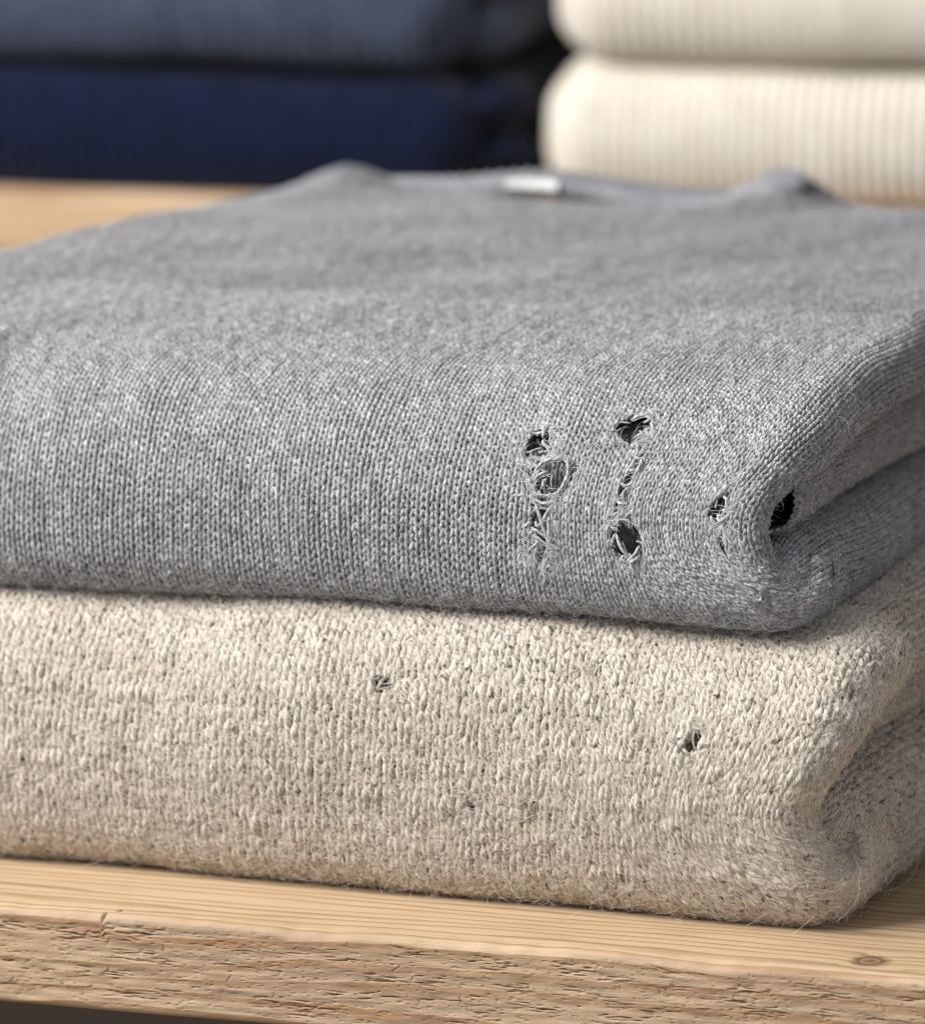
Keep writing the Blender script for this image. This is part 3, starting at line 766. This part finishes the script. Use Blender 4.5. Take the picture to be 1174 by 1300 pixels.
# ------------------------------------------------------------------ sweaters at the back
def fabric(name, c1, c2, scale=2.0):
    t = NT(name)
    n1 = t.noise(t.obj(6, 1.2, 1.2), 1.0, 3, 0.6); n2 = t.noise(t.obj(0.5, 0.5, 0.5), scale, 3, 0.6)
    f = t.math('ADD', t.math('MULTIPLY', n1, 0.6), t.math('MULTIPLY', n2, 0.4))
    t.l(t.ramp(f, [(0.35, c1), (0.65, c2)]), t.p.inputs['Base Color'])
    t.p.inputs['Roughness'].default_value = 0.95; t.p.inputs['Specular IOR Level'].default_value = 0.1; t.sheen(0.1)
    return t.m
def back_sweater(name, x0, x1, z, H, mat, rib, ramp_, seed, label, cat='sweater', group=None, front=0.0, skew=0.0, side=-1.3):
    root = thing(name, ((x0+x1)/2, BY+16, z), label, cat, group)
    h = H/5.3
    prof = [(5, 0.05), (2.4, 0.0), (1.1*h, 0.1*h), (0.35*h, 0.8*h), (0.0, 2.1*h), (0.2*h, 3.6*h), (0.9*h, 4.7*h), (2.3*h, 5.2*h), (5, 5.3*h), (14, 5.3*h), (24, 5.2*h), (28, 4.6*h), (29.5, 3*h), (29, 1.5*h)]
    prof = [(y+BY+front, zz) for y, zz in prof]
    S = Wrap(prof, x0, xr=[(0, x1), (40, x1)], rr=[(0, H*0.40), (40, H*0.40)], thr=2.2, rl=H*0.42, thl=2.4, z0=z,
             disp=lambda a, q, P: 0.12*fnoise(P[..., 0], q, seed, 0.3)+0.05*fnoise(P[..., 0], q, seed+1, 0.9)+skew*P[..., 0]
             + ramp_*(1+0.5*fnoise(a, q*0.3, seed+3, 0.5))*np.cos(a/rib*2*math.pi+1.4*fnoise(a, q*0.4, seed+2, 0.35)))
    na = int(S.A/rib*6)
    v, f, u = sheet(S, na, 120, 0.0)
    mesh_np('front_fold', v, f, mat, root, u, origin=local(root))
    # inner layers seen from the sides
    for k, (zc, rz) in enumerate(((0.28, 0.24), (0.72, 0.22))):
        S2 = Roll(ring_full(x1-0.7*h+side, H*zc, 1.7*h, H*rz), BY+front+1.6*h, BY+front+28, z, taper=0.96)
        v, f, u = sheet(S2, 60, 90, 0.0)
        mesh_np('side_fold', v, f, mat, root, u, origin=local(root))
        S3 = Roll([(2*(x0+2.0*h)-p[0], p[1]) for p in ring_full(x0+2.0*h, H*zc, 1.7*h, H*rz)][::-1], BY+front+1.6*h, BY+front+28, z)
        v, f, u = sheet(S3, 60, 60, 0.0)
        mesh_np('side_fold', v, f, mat, root, u, origin=local(root))
    turn(root)
    return root
navy = fabric('navy_wool', (0.0026, 0.0052, 0.017), (0.0058, 0.0105, 0.036))
slate = fabric('slate_wool', (0.024, 0.031, 0.052), (0.068, 0.084, 0.128))
cream = fabric('cream_wool', (0.57, 0.515, 0.43), (0.71, 0.66, 0.58))
back_sweater('navy_sweater', -64, -29.6, BZ, 3.95, navy, 0.5, 0.02, 61, 'navy blue sweater folded on the back shelf, under the slate one', side=0.7)
back_sweater('slate_sweater', -64, -29.9, BZ+4.0, 4.3, slate, 0.5, 0.02, 63, 'slate blue sweater folded on top of the navy one on the back shelf', side=0.4)
back_sweater('cream_sweater', -27.4, 1, BZ, 4.5, cream, 0.42, 0.036, 65, 'cream ribbed sweater at the bottom of the pale stack, resting on the back shelf', group='cream sweaters stacked on the back shelf')
back_sweater('cream_sweater', -27.1, 1.5, BZ+4.45, 4.9, cream, 0.46, 0.020, 67, 'cream ribbed sweater lying on another cream one, upper of the pale stack', group='cream sweaters stacked on the back shelf')
